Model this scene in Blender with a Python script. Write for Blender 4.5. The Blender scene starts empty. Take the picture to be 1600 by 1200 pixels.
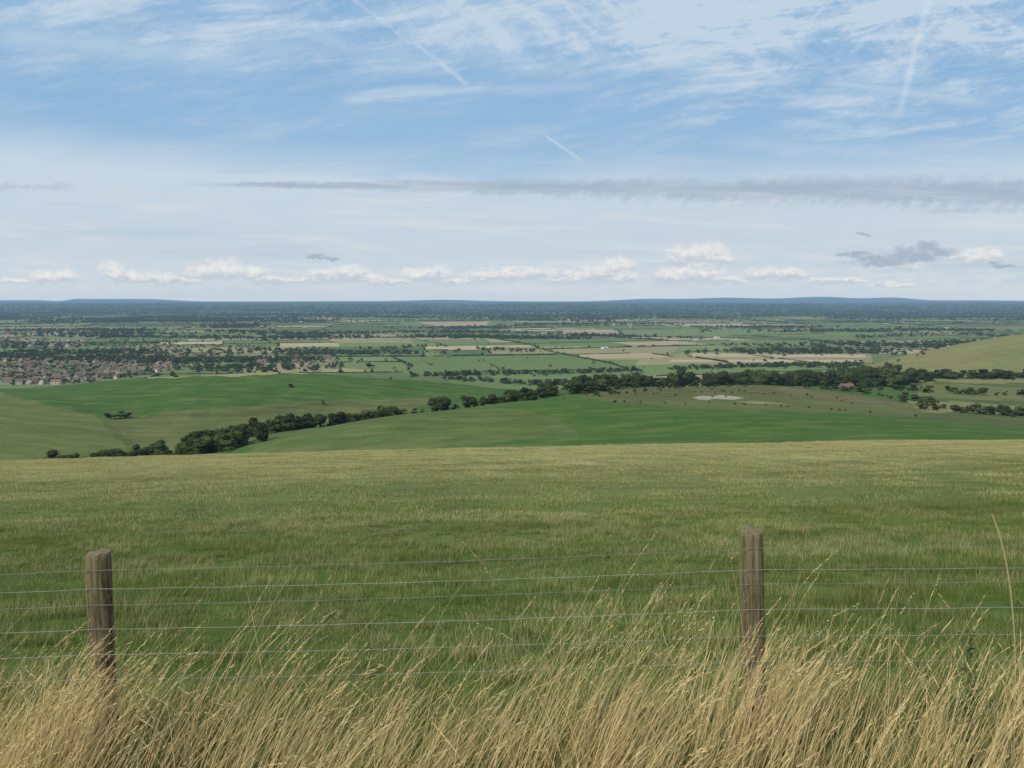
import bpy, math, random
import numpy as np
from mathutils import Vector
random.seed(7); rng=np.random.default_rng(11)
scene=bpy.context.scene
COL=scene.collection
# ------------------------------------------------------------------ camera
F=1250.0; P=math.atan(132/1250.0); SP,CP=math.sin(P),math.cos(P)
cam_d=bpy.data.cameras.new("camera"); cam=bpy.data.objects.new("camera",cam_d); COL.objects.link(cam)
cam_d.sensor_width=36; cam_d.lens=36*F/1600; cam_d.clip_start=0.05; cam_d.clip_end=150000
cam.location=(0,0,0); cam.rotation_euler=(math.pi/2-P,0,0); scene.camera=cam
def rr(y):
    v=y-600.0
    return (v*CP+F*SP)/(F*CP-v*SP)
def tt_(X,y):
    r=rr(y); return (X-800.0)/F*(CP+r*SP)
def proj(x,y,z):
    r=-z/y; t=x/y; d=(CP+r*SP)
    return 800+F*t/d, 600+F*(r*CP-SP)/d
# ------------------------------------------------------------------ terrain height
YN=[100,150,200,260,330,400,480,560,640,720,820,950,1100,1300,1450,1600,1900,2600]
T={
-400:[-21,-39,-56,-70,-74,-69,-66,-68,-72,-82,-100,-122,-138,-148,-150,-150,-150,-150],
0:[-20.5,-39,-57,-72,-78,-75,-70,-70,-73,-80,-97,-121,-137,-148,-150,-150,-150,-150],
200:[-20.5,-39,-57,-73,-80,-80,-79,-74,-71,-69,-86,-115,-135,-148,-150,-150,-150,-150],
400:[-20,-38,-55,-64,-57,-73,-78,-71,-64,-61,-79,-110,-135,-148,-150,-150,-150,-150],
600:[-19.5,-36,-50,-55.5,-53.5,-55,-77,-77,-70,-66.5,-82,-110,-135,-148,-150,-150,-150,-150],
800:[-19,-34,-46,-50.5,-51.5,-53,-58.5,-76,-79,-79,-100,-125,-140,-148,-150,-150,-150,-150],
1000:[-18.5,-33,-44,-48,-49.5,-52,-60.5,-65.5,-71,-78,-89,-113,-135,-148,-150,-150,-150,-150],
1200:[-18,-31,-41,-45,-49,-56,-64,-69,-72,-75,-89,-104,-130,-147,-150,-150,-150,-150],
1350:[-17.7,-30.3,-40,-44.3,-49.3,-57,-66.5,-74,-78,-83,-91,-99,-104,-104,-130,-148,-150,-150],
1400:[-17.5,-30,-39.5,-44,-49.5,-57.5,-67.5,-76,-81,-86,-92,-98,-97,-86,-108,-148,-150,-150],
1500:[-17.5,-30,-39,-44.5,-51,-61,-69,-76.5,-81,-85.5,-91,-96,-85,-61,-85,-140,-150,-150],
1600:[-17,-29.5,-38.5,-45.5,-54.5,-64.5,-71.5,-77.5,-82,-85.5,-90,-94,-73,-43,-72,-132,-150,-150],
2000:[-16,-29,-38,-46,-56,-66,-73,-79,-82,-84,-84,-80,-52,-20,-40,-110,-148,-150],
}
tc=np.array([(k-800)/1243.0 for k in sorted(T)])
L0,L1=math.log(90),math.log(2600)
TG=np.linspace(-1.4,1.4,281); LG=np.linspace(L0,L1,320)
tab=np.array([np.interp(LG,np.log(YN),T[k]) for k in sorted(T)])
grid=np.array([np.interp(TG,tc,tab[:,j]) for j in range(len(LG))]).T
def blur(a,s,axis):
    k=np.arange(-3*s,3*s+1); w=np.exp(-k*k/(2.0*s*s)); w/=w.sum()
    pad=[(0,0),(0,0)]; pad[axis]=(3*s,3*s); b=np.pad(a,pad,mode='edge')
    out=np.zeros_like(a)
    for i,wi in zip(range(len(k)),w):
        sl=[slice(None),slice(None)]; sl[axis]=slice(i,i+a.shape[axis]); out+=wi*b[tuple(sl)]
    return out
grid=blur(blur(grid,5,1),5,0)
def sstep(x,a,b):
    u=np.clip((x-a)/(b-a),0,1); return u*u*(3-2*u)
def H(x,y):
    x=np.asarray(x,float); y=np.asarray(y,float)
    yy=np.maximum(y,0)
    fg=-1.65-0.140*y-0.000337*yy*yy+0.0215*x-0.0095*x*x/(yy+14)
    fg+=0.02*np.sin(x*1.3+y*0.7)*sstep(y,4,12)+0.06*np.sin(x*.31-y*.23+1)*sstep(y,6,20)
    ys=np.maximum(y,60.0); t=np.clip(x/ys,-1.39,1.39)
    gi=(t+1.4)/2.8*280; gj=(np.log(np.clip(ys,91,2599))-L0)/(L1-L0)*319
    i0=np.clip(gi.astype(int),0,279); j0=np.clip(gj.astype(int),0,318); a=gi-i0; b=gj-j0
    tz=(grid[i0,j0]*(1-a)*(1-b)+grid[i0+1,j0]*a*(1-b)+grid[i0,j0+1]*(1-a)*b+grid[i0+1,j0+1]*a*b)
    tz=tz+0.8*np.sin(x/23.+1)*np.sin(y/31.)*sstep(y,200,300)*(1-sstep(y,1200,1500))
    far=sstep(y,1900,3500)
    und=6*np.sin(x/610+y/900.)*np.sin(y/530.+x/1300+.5)+3*np.sin(x/260.-y/350.)
    tz=tz+far*und
    tz=tz+62*sstep(y,8000,17000)+16*sstep(y,10500,13000)*np.sin(x/2100.+2)*np.sin(x/900.)
    X=800+1243*x/np.maximum(y,1)
    rid=-95+4*np.sin(X/37.)+5*np.sin(X/90.+1)
    rid=rid+ 125*sstep(X,95,130)*(1-sstep(X,225,330))+ 90*sstep(X,-150,0)*(1-sstep(X,60,110))*.6
    rid=rid+ 80*np.exp(-((X-690)/60.)**2)+ 120*np.exp(-((X-1010)/60.)**2)+175*np.exp(-((X-1130)/70.)**2)+215*np.exp(-((X-1280)/75.)**2)+160*np.exp(-((X-1390)/45.)**2)+60*np.exp(-((X-1520)/90.)**2)
    w=sstep(y,26000,37000)
    tz=tz*(1-w)+w*rid
    w2=sstep(y,100,128)
    return fg*(1-w2)+tz*w2
# ------------------------------------------------------------------ node helpers
class N:
    def __init__(s,nt): s.nt=nt
    def new(s,ty,**kw):
        n=s.nt.nodes.new(ty)
        for k,v in kw.items(): setattr(n,k,v)
        return n
    def put(s,sock,v):
        if isinstance(v,bpy.types.NodeSocket): s.nt.links.new(v,sock)
        elif v is not None: sock.default_value=v
    def m(s,op,a,b=None,c=None,clamp=False):
        n=s.new('ShaderNodeMath',operation=op); n.use_clamp=clamp
        s.put(n.inputs[0],a)
        if b is not None: s.put(n.inputs[1],b)
        if c is not None: s.put(n.inputs[2],c)
        return n.outputs[0]
    def sm(s,x,a,b,lo=0.0,hi=1.0):
        n=s.new('ShaderNodeMapRange',interpolation_type='SMOOTHSTEP')
        s.put(n.inputs[0],x); n.inputs[1].default_value=a; n.inputs[2].default_value=b
        n.inputs[3].default_value=lo; n.inputs[4].default_value=hi
        return n.outputs[0]
    def comb(s,x,y,z=0.0):
        n=s.new('ShaderNodeCombineXYZ'); s.put(n.inputs[0],x); s.put(n.inputs[1],y); s.put(n.inputs[2],z); return n.outputs[0]
    def noise(s,vec,scale=1.0,detail=4.0,rough=.5,dist=0.0):
        n=s.new('ShaderNodeTexNoise'); s.put(n.inputs['Vector'],vec); n.inputs['Scale'].default_value=scale
        n.inputs['Detail'].default_value=detail; n.inputs['Roughness'].default_value=rough; n.inputs['Distortion'].default_value=dist
        return n.outputs[0]
    def mix(s,f,a,b,blend='MIX'):
        n=s.new('ShaderNodeMix',data_type='RGBA',blend_type=blend); s.put(n.inputs[0],f)
        s.put(n.inputs[6],a if isinstance(a,bpy.types.NodeSocket) else (*a,1)); s.put(n.inputs[7],b if isinstance(b,bpy.types.NodeSocket) else (*b,1))
        return n.outputs[2]
    def vscale(s,v,sc):
        n=s.new('ShaderNodeVectorMath',operation='MULTIPLY'); s.put(n.inputs[0],v); n.inputs[1].default_value=sc; return n.outputs[0]
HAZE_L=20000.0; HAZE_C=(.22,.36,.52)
def mat_new(name):
    m=bpy.data.materials.new(name); m.use_nodes=True; m.node_tree.nodes.clear()
    return m,N(m.node_tree)
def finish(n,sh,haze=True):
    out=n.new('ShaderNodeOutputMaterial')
    if haze:  # distance haze painted into the material: blue emission mixed over the surface
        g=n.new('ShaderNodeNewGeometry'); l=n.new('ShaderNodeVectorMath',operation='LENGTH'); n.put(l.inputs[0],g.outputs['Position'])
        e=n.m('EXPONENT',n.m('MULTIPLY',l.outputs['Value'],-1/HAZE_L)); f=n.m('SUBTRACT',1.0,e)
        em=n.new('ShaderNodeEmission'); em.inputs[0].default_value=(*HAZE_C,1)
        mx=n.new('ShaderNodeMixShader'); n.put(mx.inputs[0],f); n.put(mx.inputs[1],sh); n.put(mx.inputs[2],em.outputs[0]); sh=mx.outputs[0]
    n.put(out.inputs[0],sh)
    for mm in bpy.data.materials:
        if mm.node_tree==n.nt:
            mm.cycles.emission_sampling='NONE'
def bsdf(n,col,rough=.8,spec=.2,normal=None):
    b=n.new('ShaderNodeBsdfPrincipled'); n.put(b.inputs['Base Color'],col if isinstance(col,bpy.types.NodeSocket) else (*col,1))
    n.put(b.inputs['Roughness'],rough); b.inputs['Specular IOR Level'].default_value=spec
    if normal: n.put(b.inputs['Normal'],normal)
    return b.outputs[0]
def diff(n,col):
    b=n.new('ShaderNodeBsdfDiffuse'); n.put(b.inputs[0],col); return b.outputs[0]
def pos(n): return n.new('ShaderNodeNewGeometry').outputs['Position']
# ------------------------------------------------------------------ materials
def simple_mat(name,c,var=.25,scale=.5,rough=.85,haze=True,spec=.2):
    m,n=mat_new(name); oi=n.new('ShaderNodeObjectInfo')
    k=n.noise(pos(n),scale,3); v=n.m('ADD',n.m('MULTIPLY',k,2*var),1-var); v=n.m('MULTIPLY',v,n.m('ADD',n.m('MULTIPLY',oi.outputs['Random'],.5),.75))
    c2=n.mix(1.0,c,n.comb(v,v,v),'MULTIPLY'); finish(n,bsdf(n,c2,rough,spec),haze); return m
def foliage_mat(name,dark,light,hasoliv=(.075,.08,.028)):
    m,n=mat_new(name); oi=n.new('ShaderNodeObjectInfo')
    k=n.noise(pos(n),.35,2,.6); f=n.sm(k,.35,.65)
    c=n.mix(f,dark,light); c=n.mix(n.m('MULTIPLY',oi.outputs['Random'],.55),c,hasoliv)
    v=n.m('ADD',n.m('MULTIPLY',n.m('FRACT',n.m('MULTIPLY',oi.outputs['Random'],7.3)),.7),.6)
    c=n.mix(1.0,c,n.comb(v,v,v),'MULTIPLY')
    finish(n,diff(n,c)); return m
M_leaf=foliage_mat("foliage",(.022,.040,.014),(.048,.074,.024))
M_bark=simple_mat("bark",(.06,.045,.03),.4,3)
def grass_mat(name,kind):
    m,n=mat_new(name); p=pos(n); sp=n.new('ShaderNodeSeparateXYZ'); n.put(sp.inputs[0],p)
    a=n.new('ShaderNodeAttribute'); a.attribute_name='tone'; tone=a.outputs['Fac']
    a2=n.new('ShaderNodeAttribute'); a2.attribute_name='hgt'; hg=a2.outputs['Fac']
    if kind=='field':
        big=n.noise(n.vscale(p,(.10,.30,0)),1.0,4,.6); mid=n.noise(n.vscale(p,(.7,1.3,0)),1.0,3,.6); pat=n.noise(n.vscale(p,(.22,.5,0)),1.0,3,.5)
        far=n.sm(sp.outputs[1],3,32)
        f=n.m('ADD',n.m('MULTIPLY',n.m('SUBTRACT',big,.5),2.3),n.m('MULTIPLY',far,.54))
        f=n.m('ADD',f,n.m('MULTIPLY',n.m('SUBTRACT',mid,.5),1.3)); f=n.m('ADD',f,n.m('MULTIPLY',n.m('SUBTRACT',tone,.40),1.2))
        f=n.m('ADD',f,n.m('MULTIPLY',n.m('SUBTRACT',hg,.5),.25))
        f=n.sm(f,-.12,1.1)
        g=n.mix(mid,(.100,.160,.034),(.200,.262,.066)); s=n.mix(tone,(.37,.365,.145),(.72,.645,.36))
        c=n.mix(f,g,s); dk=n.sm(pat,.32,.60,.78,1.04); c=n.mix(1.0,c,n.comb(dk,dk,dk),'MULTIPLY'); tw=.32
    else:
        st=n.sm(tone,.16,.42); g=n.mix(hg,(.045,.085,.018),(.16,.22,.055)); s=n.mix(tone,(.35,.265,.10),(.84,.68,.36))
        s=n.mix(n.m('SUBTRACT',1.0,n.sm(hg,.0,.5)),s,(.20,.165,.062))  # roots darkened in colour, standing in for shade deep in the grass
        c=n.mix(st,g,s); tw=.25
    d=diff(n,c); tr=n.new('ShaderNodeBsdfTranslucent'); n.put(tr.inputs[0],c)
    mx=n.new('ShaderNodeMixShader'); mx.inputs[0].default_value=tw; n.put(mx.inputs[1],d); n.put(mx.inputs[2],tr.outputs[0])
    finish(n,mx.outputs[0],False); return m
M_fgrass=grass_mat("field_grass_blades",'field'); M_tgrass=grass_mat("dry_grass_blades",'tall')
def ground_mat():
    m,n=mat_new("ground_surface"); p=pos(n)
    a=n.new('ShaderNodeAttribute'); a.attribute_name='Col'; c=a.outputs['Color']
    k1=n.noise(n.vscale(p,(.04,.09,0)),1,5,.6); k2=n.noise(n.vscale(p,(.35,.6,0)),1,4,.65); k3=n.noise(n.vscale(p,(.004,.006,0)),1,4,.6)
    v=n.m('ADD',n.m('MULTIPLY',n.m('SUBTRACT',k1,.5),.9),1.0); v=n.m('ADD',v,n.m('MULTIPLY',n.m('SUBTRACT',k2,.5),.8)); v=n.m('ADD',v,n.m('MULTIPLY',n.m('SUBTRACT',k3,.5),.5))
    c=n.mix(1.0,c,n.comb(v,v,v),'MULTIPLY')
    y=n.m('MULTIPLY',n.sm(k1,.46,.72),.36); c=n.mix(y,c,(.20,.185,.08))
    st=n.noise(n.vscale(p,(.006,.12,0)),1,3,.5); s2=n.m('ADD',n.m('MULTIPLY',n.m('SUBTRACT',st,.5),.4),1.0); c=n.mix(1.0,c,n.comb(s2,s2,s2),'MULTIPLY')
    bump=n.new('ShaderNodeBump'); bump.inputs['Strength'].default_value=.4; bump.inputs['Distance'].default_value=1.0; n.put(bump.inputs['Height'],k2)
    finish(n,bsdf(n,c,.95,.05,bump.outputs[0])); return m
M_ground=ground_mat()
# ------------------------------------------------------------------ field partition (plain)
ca,sa=math.cos(.13),math.sin(.13)
def W(x,y):
    u=x*ca+y*sa; v=-x*sa+y*ca
    return u+60*np.sin(v/410.)+25*np.sin(v/170.+1), v+55*np.sin(u/520.+2)+20*np.sin(u/210.)
def Wi(u,v):
    a,b=u.copy(),v.copy()
    for _ in range(12):
        a=u-(60*np.sin(b/410.)+25*np.sin(b/170.+1)); b=v-(55*np.sin(a/520.+2)+20*np.sin(a/210.))
    return a*ca-b*sa, a*sa+b*ca
segs=[]
def split(u0,u1,v0,v1,idx,U,V,out,depth=0):
    du,dv=u1-u0,v1-v0; dist=max(1500,(v0+v1)/2); lim=R2.uniform(220,700)*(1+max(0,dist-2500)/5000.)
    if max(du,dv)<lim or depth>14:
        out[idx]=R2.random(); out2[idx]=R2.random(); return
    s=R2.uniform(.36,.64)
    if du*.62>dv:
        c=u0+du*s; segs.append((c,v0,c,v1)); k=U[idx]<c
        split(u0,c,v0,v1,idx[k],U,V,out,depth+1); split(c,u1,v0,v1,idx[~k],U,V,out,depth+1)
    else:
        c=v0+dv*s; segs.append((u0,c,u1,c)); k=V[idx]<c
        split(u0,u1,v0,c,idx[k],U,V,out,depth+1); split(u0,u1,c,v1,idx[~k],U,V,out,depth+1)
R2=random.Random(5)
# ------------------------------------------------------------------ ground mesh
Ys=np.concatenate([np.linspace(-5.5,2,8),np.exp(np.linspace(math.log(2.6),math.log(90),110)),
   np.exp(np.linspace(math.log(91),math.log(1390),430)),1/np.linspace(1/1400.,1/14000.,320),np.exp(np.linspace(math.log(14600),math.log(44000),60))])
Ss=np.concatenate([np.linspace(-1.15,-.70,40),np.linspace(-.695,.695,800),np.linspace(.70,1.15,40)])
YY,SS=np.meshgrid(Ys,Ss,indexing='ij'); XX=SS*(YY+6.0); ZZ=H(XX,YY)
nr,nc=YY.shape
co=np.stack([XX,YY,ZZ],-1).reshape(-1,3)
ii=np.arange(nr*nc).reshape(nr,nc)
quads=np.stack([ii[:-1,:-1],ii[:-1,1:],ii[1:,1:],ii[1:,:-1]],-1).reshape(-1,4)
def mesh_np(name,co,faces,k=4,mats=(),smooth=False,attrs=None):
    me=bpy.data.meshes.new(name); me.vertices.add(len(co)); me.vertices.foreach_set('co',np.asarray(co,np.float32).ravel())
    f=np.asarray(faces,np.int32); me.loops.add(f.size); me.loops.foreach_set('vertex_index',f.ravel())
    me.polygons.add(len(f)); me.polygons.foreach_set('loop_start',np.arange(0,f.size,k,dtype=np.int32))
    for m in mats: me.materials.append(m)
    me.update(calc_edges=True); me.validate()
    me.polygons.foreach_set('use_smooth',np.full(len(me.polygons),smooth))
    if attrs:
        for an,av in attrs.items():
            if av.ndim==2:
                a=me.color_attributes.new(an,'FLOAT_COLOR','POINT'); c=np.ones((len(av),4),np.float32); c[:,:3]=av; a.data.foreach_set('color',c.ravel())
            else:
                a=me.attributes.new(an,'FLOAT','POINT'); a.data.foreach_set('value',av.astype(np.float32))
    return me
def link(name,data,**props):
    o=bpy.data.objects.new(name,data); COL.objects.link(o)
    for k,v in props.items(): o[k]=v
    return o
x,y,z=co.T
yq=np.maximum(y,.5); px,py=proj(x,yq,z); hk_=(y<1330)
px=px+hk_*(4*np.sin(x*.11+y*.07)+3*np.sin(x*.31+2)); py=py+hk_*(1.1*np.sin(x*.09+1)+.7*np.sin(x*.23+y*.05))
far_out=np.zeros(len(co)); out2=np.zeros(len(co))
U,V=W(x,y)
sel=np.nonzero((y>600)&(y<14000)&(np.abs(x)<12000))[0]
split(-14000,14000,-2000,15500,sel,U,V,far_out)
def pal(cols,f):
    cols=np.array(cols); i=np.clip((f*len(cols)).astype(int),0,len(cols)-1); return cols[i]
PAL=[(.125,.195,.065),(.145,.21,.075),(.105,.17,.055),(.16,.22,.085),(.20,.215,.10),(.135,.185,.07),(.24,.23,.12),(.09,.145,.05),(.16,.21,.075),(.37,.32,.19),(.115,.185,.06),(.43,.37,.23),(.17,.205,.09),(.28,.26,.14),(.13,.195,.065),(.15,.20,.08)]
C=pal(PAL,far_out)*(0.85+.3*out2)[:,None]
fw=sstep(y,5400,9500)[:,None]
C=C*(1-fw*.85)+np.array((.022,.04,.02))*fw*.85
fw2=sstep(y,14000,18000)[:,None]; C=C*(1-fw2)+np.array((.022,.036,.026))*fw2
def inside(poly):
    r=np.zeros(len(px),bool); n=len(poly)
    for i in range(n):
        x1,y1=poly[i]; x2,y2=poly[(i+1)%n]
        if y1==y2: continue
        c=((y1>py)!=(y2>py))&(px<(x2-x1)*(py-y1)/(y2-y1)+x1); r^=c
    return r
def paint(poly,c,y0,y1,amt=1.0):
    k=inside(poly)&(y>y0)&(y<y1); C[k]=C[k]*(1-amt)+np.array(c)*amt
for pl,c in [([(1010,566),(1065,551),(1360,553),(1365,566),(1150,570)],(.29,.26,.14)),
             ([(1085,552),(1350,554),(1355,558.5),(1075,557.5)],(.48,.41,.27)),
             ([(1050,562),(1340,562),(1345,565.5),(1045,565.5)],(.50,.43,.28)),
             ([(780,541),(1060,542),(1050,552),(760,553)],(.31,.28,.15)),
             ([(650,503),(765,502),(760,509),(700,512)],(.44,.35,.22)),
             ([(500,524),(610,522),(650,530),(520,532)],(.32,.29,.16)),
             ([(790,512),(960,514),(950,518),(780,517)],(.44,.36,.22)),
             ([(820,503),(950,505),(960,512),(800,510)],(.10,.17,.055)),
             ([(520,500),(600,500),(600,503),(520,503)],(.42,.34,.21)),
             ([(1300,532),(1600,530),(1600,536),(1310,541)],(.28,.25,.14)),
             ([(830,596),(1020,585),(1040,590),(860,604)],(.25,.24,.12)),
             ([(0,541),(150,540),(150,552),(0,555)],(.13,.20,.07)),
             ([(480,570),(640,560),(1000,562),(980,580),(700,590)],(.13,.20,.065)),
             ([(1000,515),(1250,514),(1290,524),(1010,527)],(.16,.22,.085)),
             ([(640,530),(760,529),(770,537),(650,538)],(.15,.21,.075))]:
    paint(pl,c,1350,14000,.85)
hill=(y>125)&(y<1330)
C[hill]=(.066,.135,.031)
paint([(-400,560),(830,560),(860,612),(640,640),(450,668),(200,700),(-400,720)],(.060,.126,.031),300,900)
paint([(-400,612),(0,613),(165,655),(215,700),(200,740),(-400,740)],(.118,.155,.050),300,760)
paint([(165,655),(300,641),(470,628),(640,622),(700,630),(450,675),(220,712)],(.125,.145,.055),300,900,.85)
paint([(150,650),(168,654),(220,700),(205,706)],(.06,.095,.03),300,760,.5)  # fold of the hill: crease shade painted into the ground colour
paint([(300,648),(470,632),(560,627),(560,632),(470,640),(300,657)],(.065,.10,.03),300,760,.5)  # second crease line, shade painted in as darker green
paint([(210,591),(250,582),(440,575),(560,580),(440,585),(300,589)],(.32,.28,.15),560,900)
paint([(370,690),(620,646),(760,632),(880,655),(900,680),(700,700),(420,716)],(.125,.155,.055),200,520,.55)
paint([(900,618),(1050,600),(1220,600),(1330,618),(1450,636),(1440,652),(1280,650),(1120,645),(1000,632)],(.118,.128,.052),400,900)
paint([(1000,628),(1200,622),(1380,632),(1430,646),(1200,645)],(.115,.155,.05),400,900,.8)
paint([(1210,604),(1330,620),(1440,638),(1400,632),(1230,618)],(.17,.155,.075),400,900,.6)
paint([(930,620),(1060,606),(1090,612),(1000,628)],(.085,.11,.038),400,900,.7)
paint([(1085,620),(1120,618.5),(1160,620.5),(1168,623.5),(1130,625),(1090,623.5)],(.54,.51,.41),400,900,.62)
paint([(1150,627.5),(1215,628.5),(1232,631),(1170,630.5)],(.42,.39,.28),400,900,.5)
paint([(1440,600),(1700,600),(1700,700),(1440,652)],(.085,.12,.042),360,900)
paint([(1410,626),(1520,629),(1600,634),(1600,645),(1450,645)],(.20,.205,.10),360,1000)
paint([(1420,598),(1600,606),(1600,626),(1430,620)],(.145,.165,.065),600,1000)
paint([(1300,602),(1340,575),(1450,535),(1530,500),(1900,440),(1900,600),(1420,598)],(.205,.21,.087),850,1420)
paint([(1540,548),(1900,520),(1900,600),(1560,590)],(.165,.19,.075),850,1420,.6)
k=(hill&(y>1000)&(px<1305)); C[k]=(.12,.175,.062)
fg=y<=125
mix=sstep(y,5,42)[:,None]; C[fg]=(np.array((.085,.135,.031))*(1-mix)+np.array((.30,.295,.13))*mix)[fg]
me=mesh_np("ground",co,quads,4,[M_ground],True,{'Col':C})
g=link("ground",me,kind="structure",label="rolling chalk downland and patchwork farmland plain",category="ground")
# ------------------------------------------------------------------ trees
import bmesh
def ico(sub):
    bm=bmesh.new(); bmesh.ops.create_icosphere(bm,subdivisions=sub,radius=1); bm.verts.ensure_lookup_table()
    v=np.array([w.co[:] for w in bm.verts]); f=np.array([[a.index for a in fc.verts] for fc in bm.faces]); bm.free(); return v,f
I1=ico(1); I2=ico(2)
def crown_mesh(name,seed,wide=1.0,lobes=11,leaves=900,base=I2,low=.15,leafsz=.045):
    r=np.random.default_rng(seed); vs=[];fs=[];o=0
    cen=[]
    for i in range(lobes):
        a=r.uniform(0,6.28); h=r.uniform(low+.12,.86); rad=(.30*wide)*math.sqrt(max(.05,1-((h-.5)/.55)**2))*r.uniform(.35,1)
        if i==0: h=.5;rad=0
        s=r.uniform(.12,.21)*(1.35 if i==0 else 1); c=np.array((rad*math.cos(a),rad*math.sin(a),h)); cen.append((c,s))
        v,f=base; n=1+.22*np.sin(v@r.normal(size=3)*4+r.uniform(0,6))+.15*np.sin(v@r.normal(size=3)*8)
        vs.append(v*n[:,None]*np.array((s*wide,s*wide,s*.85))+c); fs.append(f+o); o+=len(v)
    q=[]
    for i in range(leaves):
        c,s=cen[r.integers(lobes)]; d=r.normal(size=3); d/=np.linalg.norm(d); p=c+d*s*r.uniform(.95,1.4)*np.array((wide,wide,.95))
        if p[2]<low*.6: continue
        a=r.normal(size=3); a/=np.linalg.norm(a); b=np.cross(a,d); b/=np.linalg.norm(b)+1e-6; l=leafsz*r.uniform(.5,1.2)
        q.append(p+a*l); q.append(p+b*l*.8); q.append(p-a*l*.6-b*l*.3)
    q=np.array(q); vs.append(q); fs.append(np.arange(len(q)).reshape(-1,3)+o)
    return mesh_np(name,np.vstack(vs),np.vstack(fs),3,[M_leaf],False)
def hedge_mesh(name,seed):
    r=np.random.default_rng(seed); vs=[];fs=[];o=0
    for i in range(9):
        v,f=I1; s=np.array((.09,.07,.075))*r.uniform(.7,1.25,3); c=np.array((-.46+.115*i+r.normal()*.01,r.normal()*.012,.045+r.uniform(-.01,.02)))
        n=1+.2*np.sin(v@r.normal(size=3)*5); vs.append(v*n[:,None]*s+c); fs.append(f+o); o+=len(v)
    return mesh_np(name,np.vstack(vs),np.vstack(fs),3,[M_leaf],False)
def trunk_mesh(name,seed):
    r=np.random.default_rng(seed); vs=[];fs=[];o=0
    def tube(p0,p1,r0,r1):
        nonlocal o
        p0=np.array(p0);p1=np.array(p1);d=p1-p0;d/=np.linalg.norm(d);a=np.cross(d,(1,.3,0));a/=np.linalg.norm(a);b=np.cross(d,a)
        for p,rd in ((p0,r0),(p1,r1)):
            for k in range(6): vs.append(p+rd*(a*math.cos(k*1.047)+b*math.sin(k*1.047)))
        for k in range(6): fs.append((o+k,o+(k+1)%6,o+6+(k+1)%6,o+6+k))
        o+=12
    tube((0,0,-.06),(0.01,0,.3),.035,.025); tube((.01,0,.3),(0,.01,.65),.025,.012)
    for k in range(5):
        a=k*1.3+r.uniform(0,.5); h=r.uniform(.2,.4); tube((0,0,h),(.2*math.cos(a),.2*math.sin(a),h+.22),.014,.005)
    return mesh_np(name,np.array(vs),np.array(fs),4,[M_bark],True)
crowns=[crown_mesh("crown",s,w,low=lo) for s,w,lo in ((1,1.25,.08),(2,1.05,.08),(3,1.5,.05),(4,.9,.12),(5,1.3,.04))]
bushes=[crown_mesh("bush_crown",s,w,lobes=9,leaves=500,low=-.05) for s,w in ((11,1.9),(12,2.3),(13,1.6))]
trunks=[trunk_mesh("trunk",s) for s in (1,2)]
cand=[]
def strip(pts,n,h0,h1,jx=6,jy=10,kind='t',var=0.0):
    P_=np.array([((X-800)/1243.*Y,Y) for X,Y in pts],float); seg=np.linalg.norm(np.diff(P_,axis=0),axis=1); cum=np.concatenate([[0],np.cumsum(seg)])
    ph=rng.uniform(0,6.28)
    for i in range(n):
        s=cum[-1]*(i+rng.uniform(-.4,1.4))/n; xx=np.interp(s,cum,P_[:,0])+rng.normal()*jx; yy=np.interp(s,cum,P_[:,1])+rng.normal()*jy
        m=1+var*(math.sin(s/13.+ph)+.7*math.sin(s/5.3+2*ph))
        kk='b' if m<.6 else kind
        cand.append((xx,yy,max(1.5,rng.uniform(h0,h1)*m*(1.0 if rng.random()<.75 else .6)),kk))
def one(X,Y,h,kind='t'): cand.append(((X-800)/1243.*Y,Y,h,kind))
strip([(60,352),(130,360),(230,368),(400,376)],42,7.5,10,5,7,'t',.10)
strip([(225,380),(400,392)],20,7.5,10,6,7,'t',.1)
strip([(290,418),(400,430),(500,450),(615,474)],74,6.5,9.5,2.2,3.5,'t',.10)
strip([(50,345),(330,358)],24,5,7,6,5,'b',.2)
for X,Y,h in ((14,335,8),(5,335,8),(-4,337,8),(-20,340,8)): one(X,Y,h,'b')
for X,Y,h in ((683,505,10),(697,508,11),(690,500,8),(727,522,9),(733,524,8),(757,530,8.5),(768,534,9),(775,535,8),(790,540,9),(800,545,10),(812,560,9),(822,566,9),(832,575,10),(625,490,6),(645,497,5),(660,500,4),(712,515,5),(745,526,5)): one(X,Y,h)
strip([(800,560),(820,600),(900,640),(960,690)],40,8,11,6,8,'t',.12)
strip([(930,660),(985,700),(1040,780)],22,8,12,5,8)
strip([(900,700),(1000,800),(1100,860),(1200,900)],60,9,14,10,14,'t',.12)
strip([(1040,830),(1150,850),(1300,880),(1400,900)],60,13,20,10,16,'t',.12)
strip([(1150,900),(1300,960),(1400,970)],50,14,21,12,20)
strip([(1290,735),(1320,730),(1350,735)],9,5,8,4,3)
strip([(1340,860),(1400,900),(1440,970)],34,9,15,10,14)
strip([(1415,985),(1500,945),(1650,930)],80,7,12,6,8)
strip([(1400,760),(1520,720),(1660,710)],26,5,8,8,8)
strip([(1470,530),(1540,505),(1680,480)],40,5,8.5,8,8)
strip([(1400,640),(1440,600),(1470,560)],16,4,7,6,8,'b')
strip([(900,580),(1050,650),(1220,730),(1330,700)],55,2,4,7,8,'b')
strip([(1000,560),(1150,590),(1330,600)],26,.8,2.0,14,20,'b')
strip([(1330,700),(1450,600)],14,2,5,6,8,'b')
strip([(1000,450),(1120,470),(1300,440),(1440,430)],16,.8,1.6,6,3,'b')
strip([(1340,1120),(1440,1230),(1490,1290)],10,4,7,8,8,'b')
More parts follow.
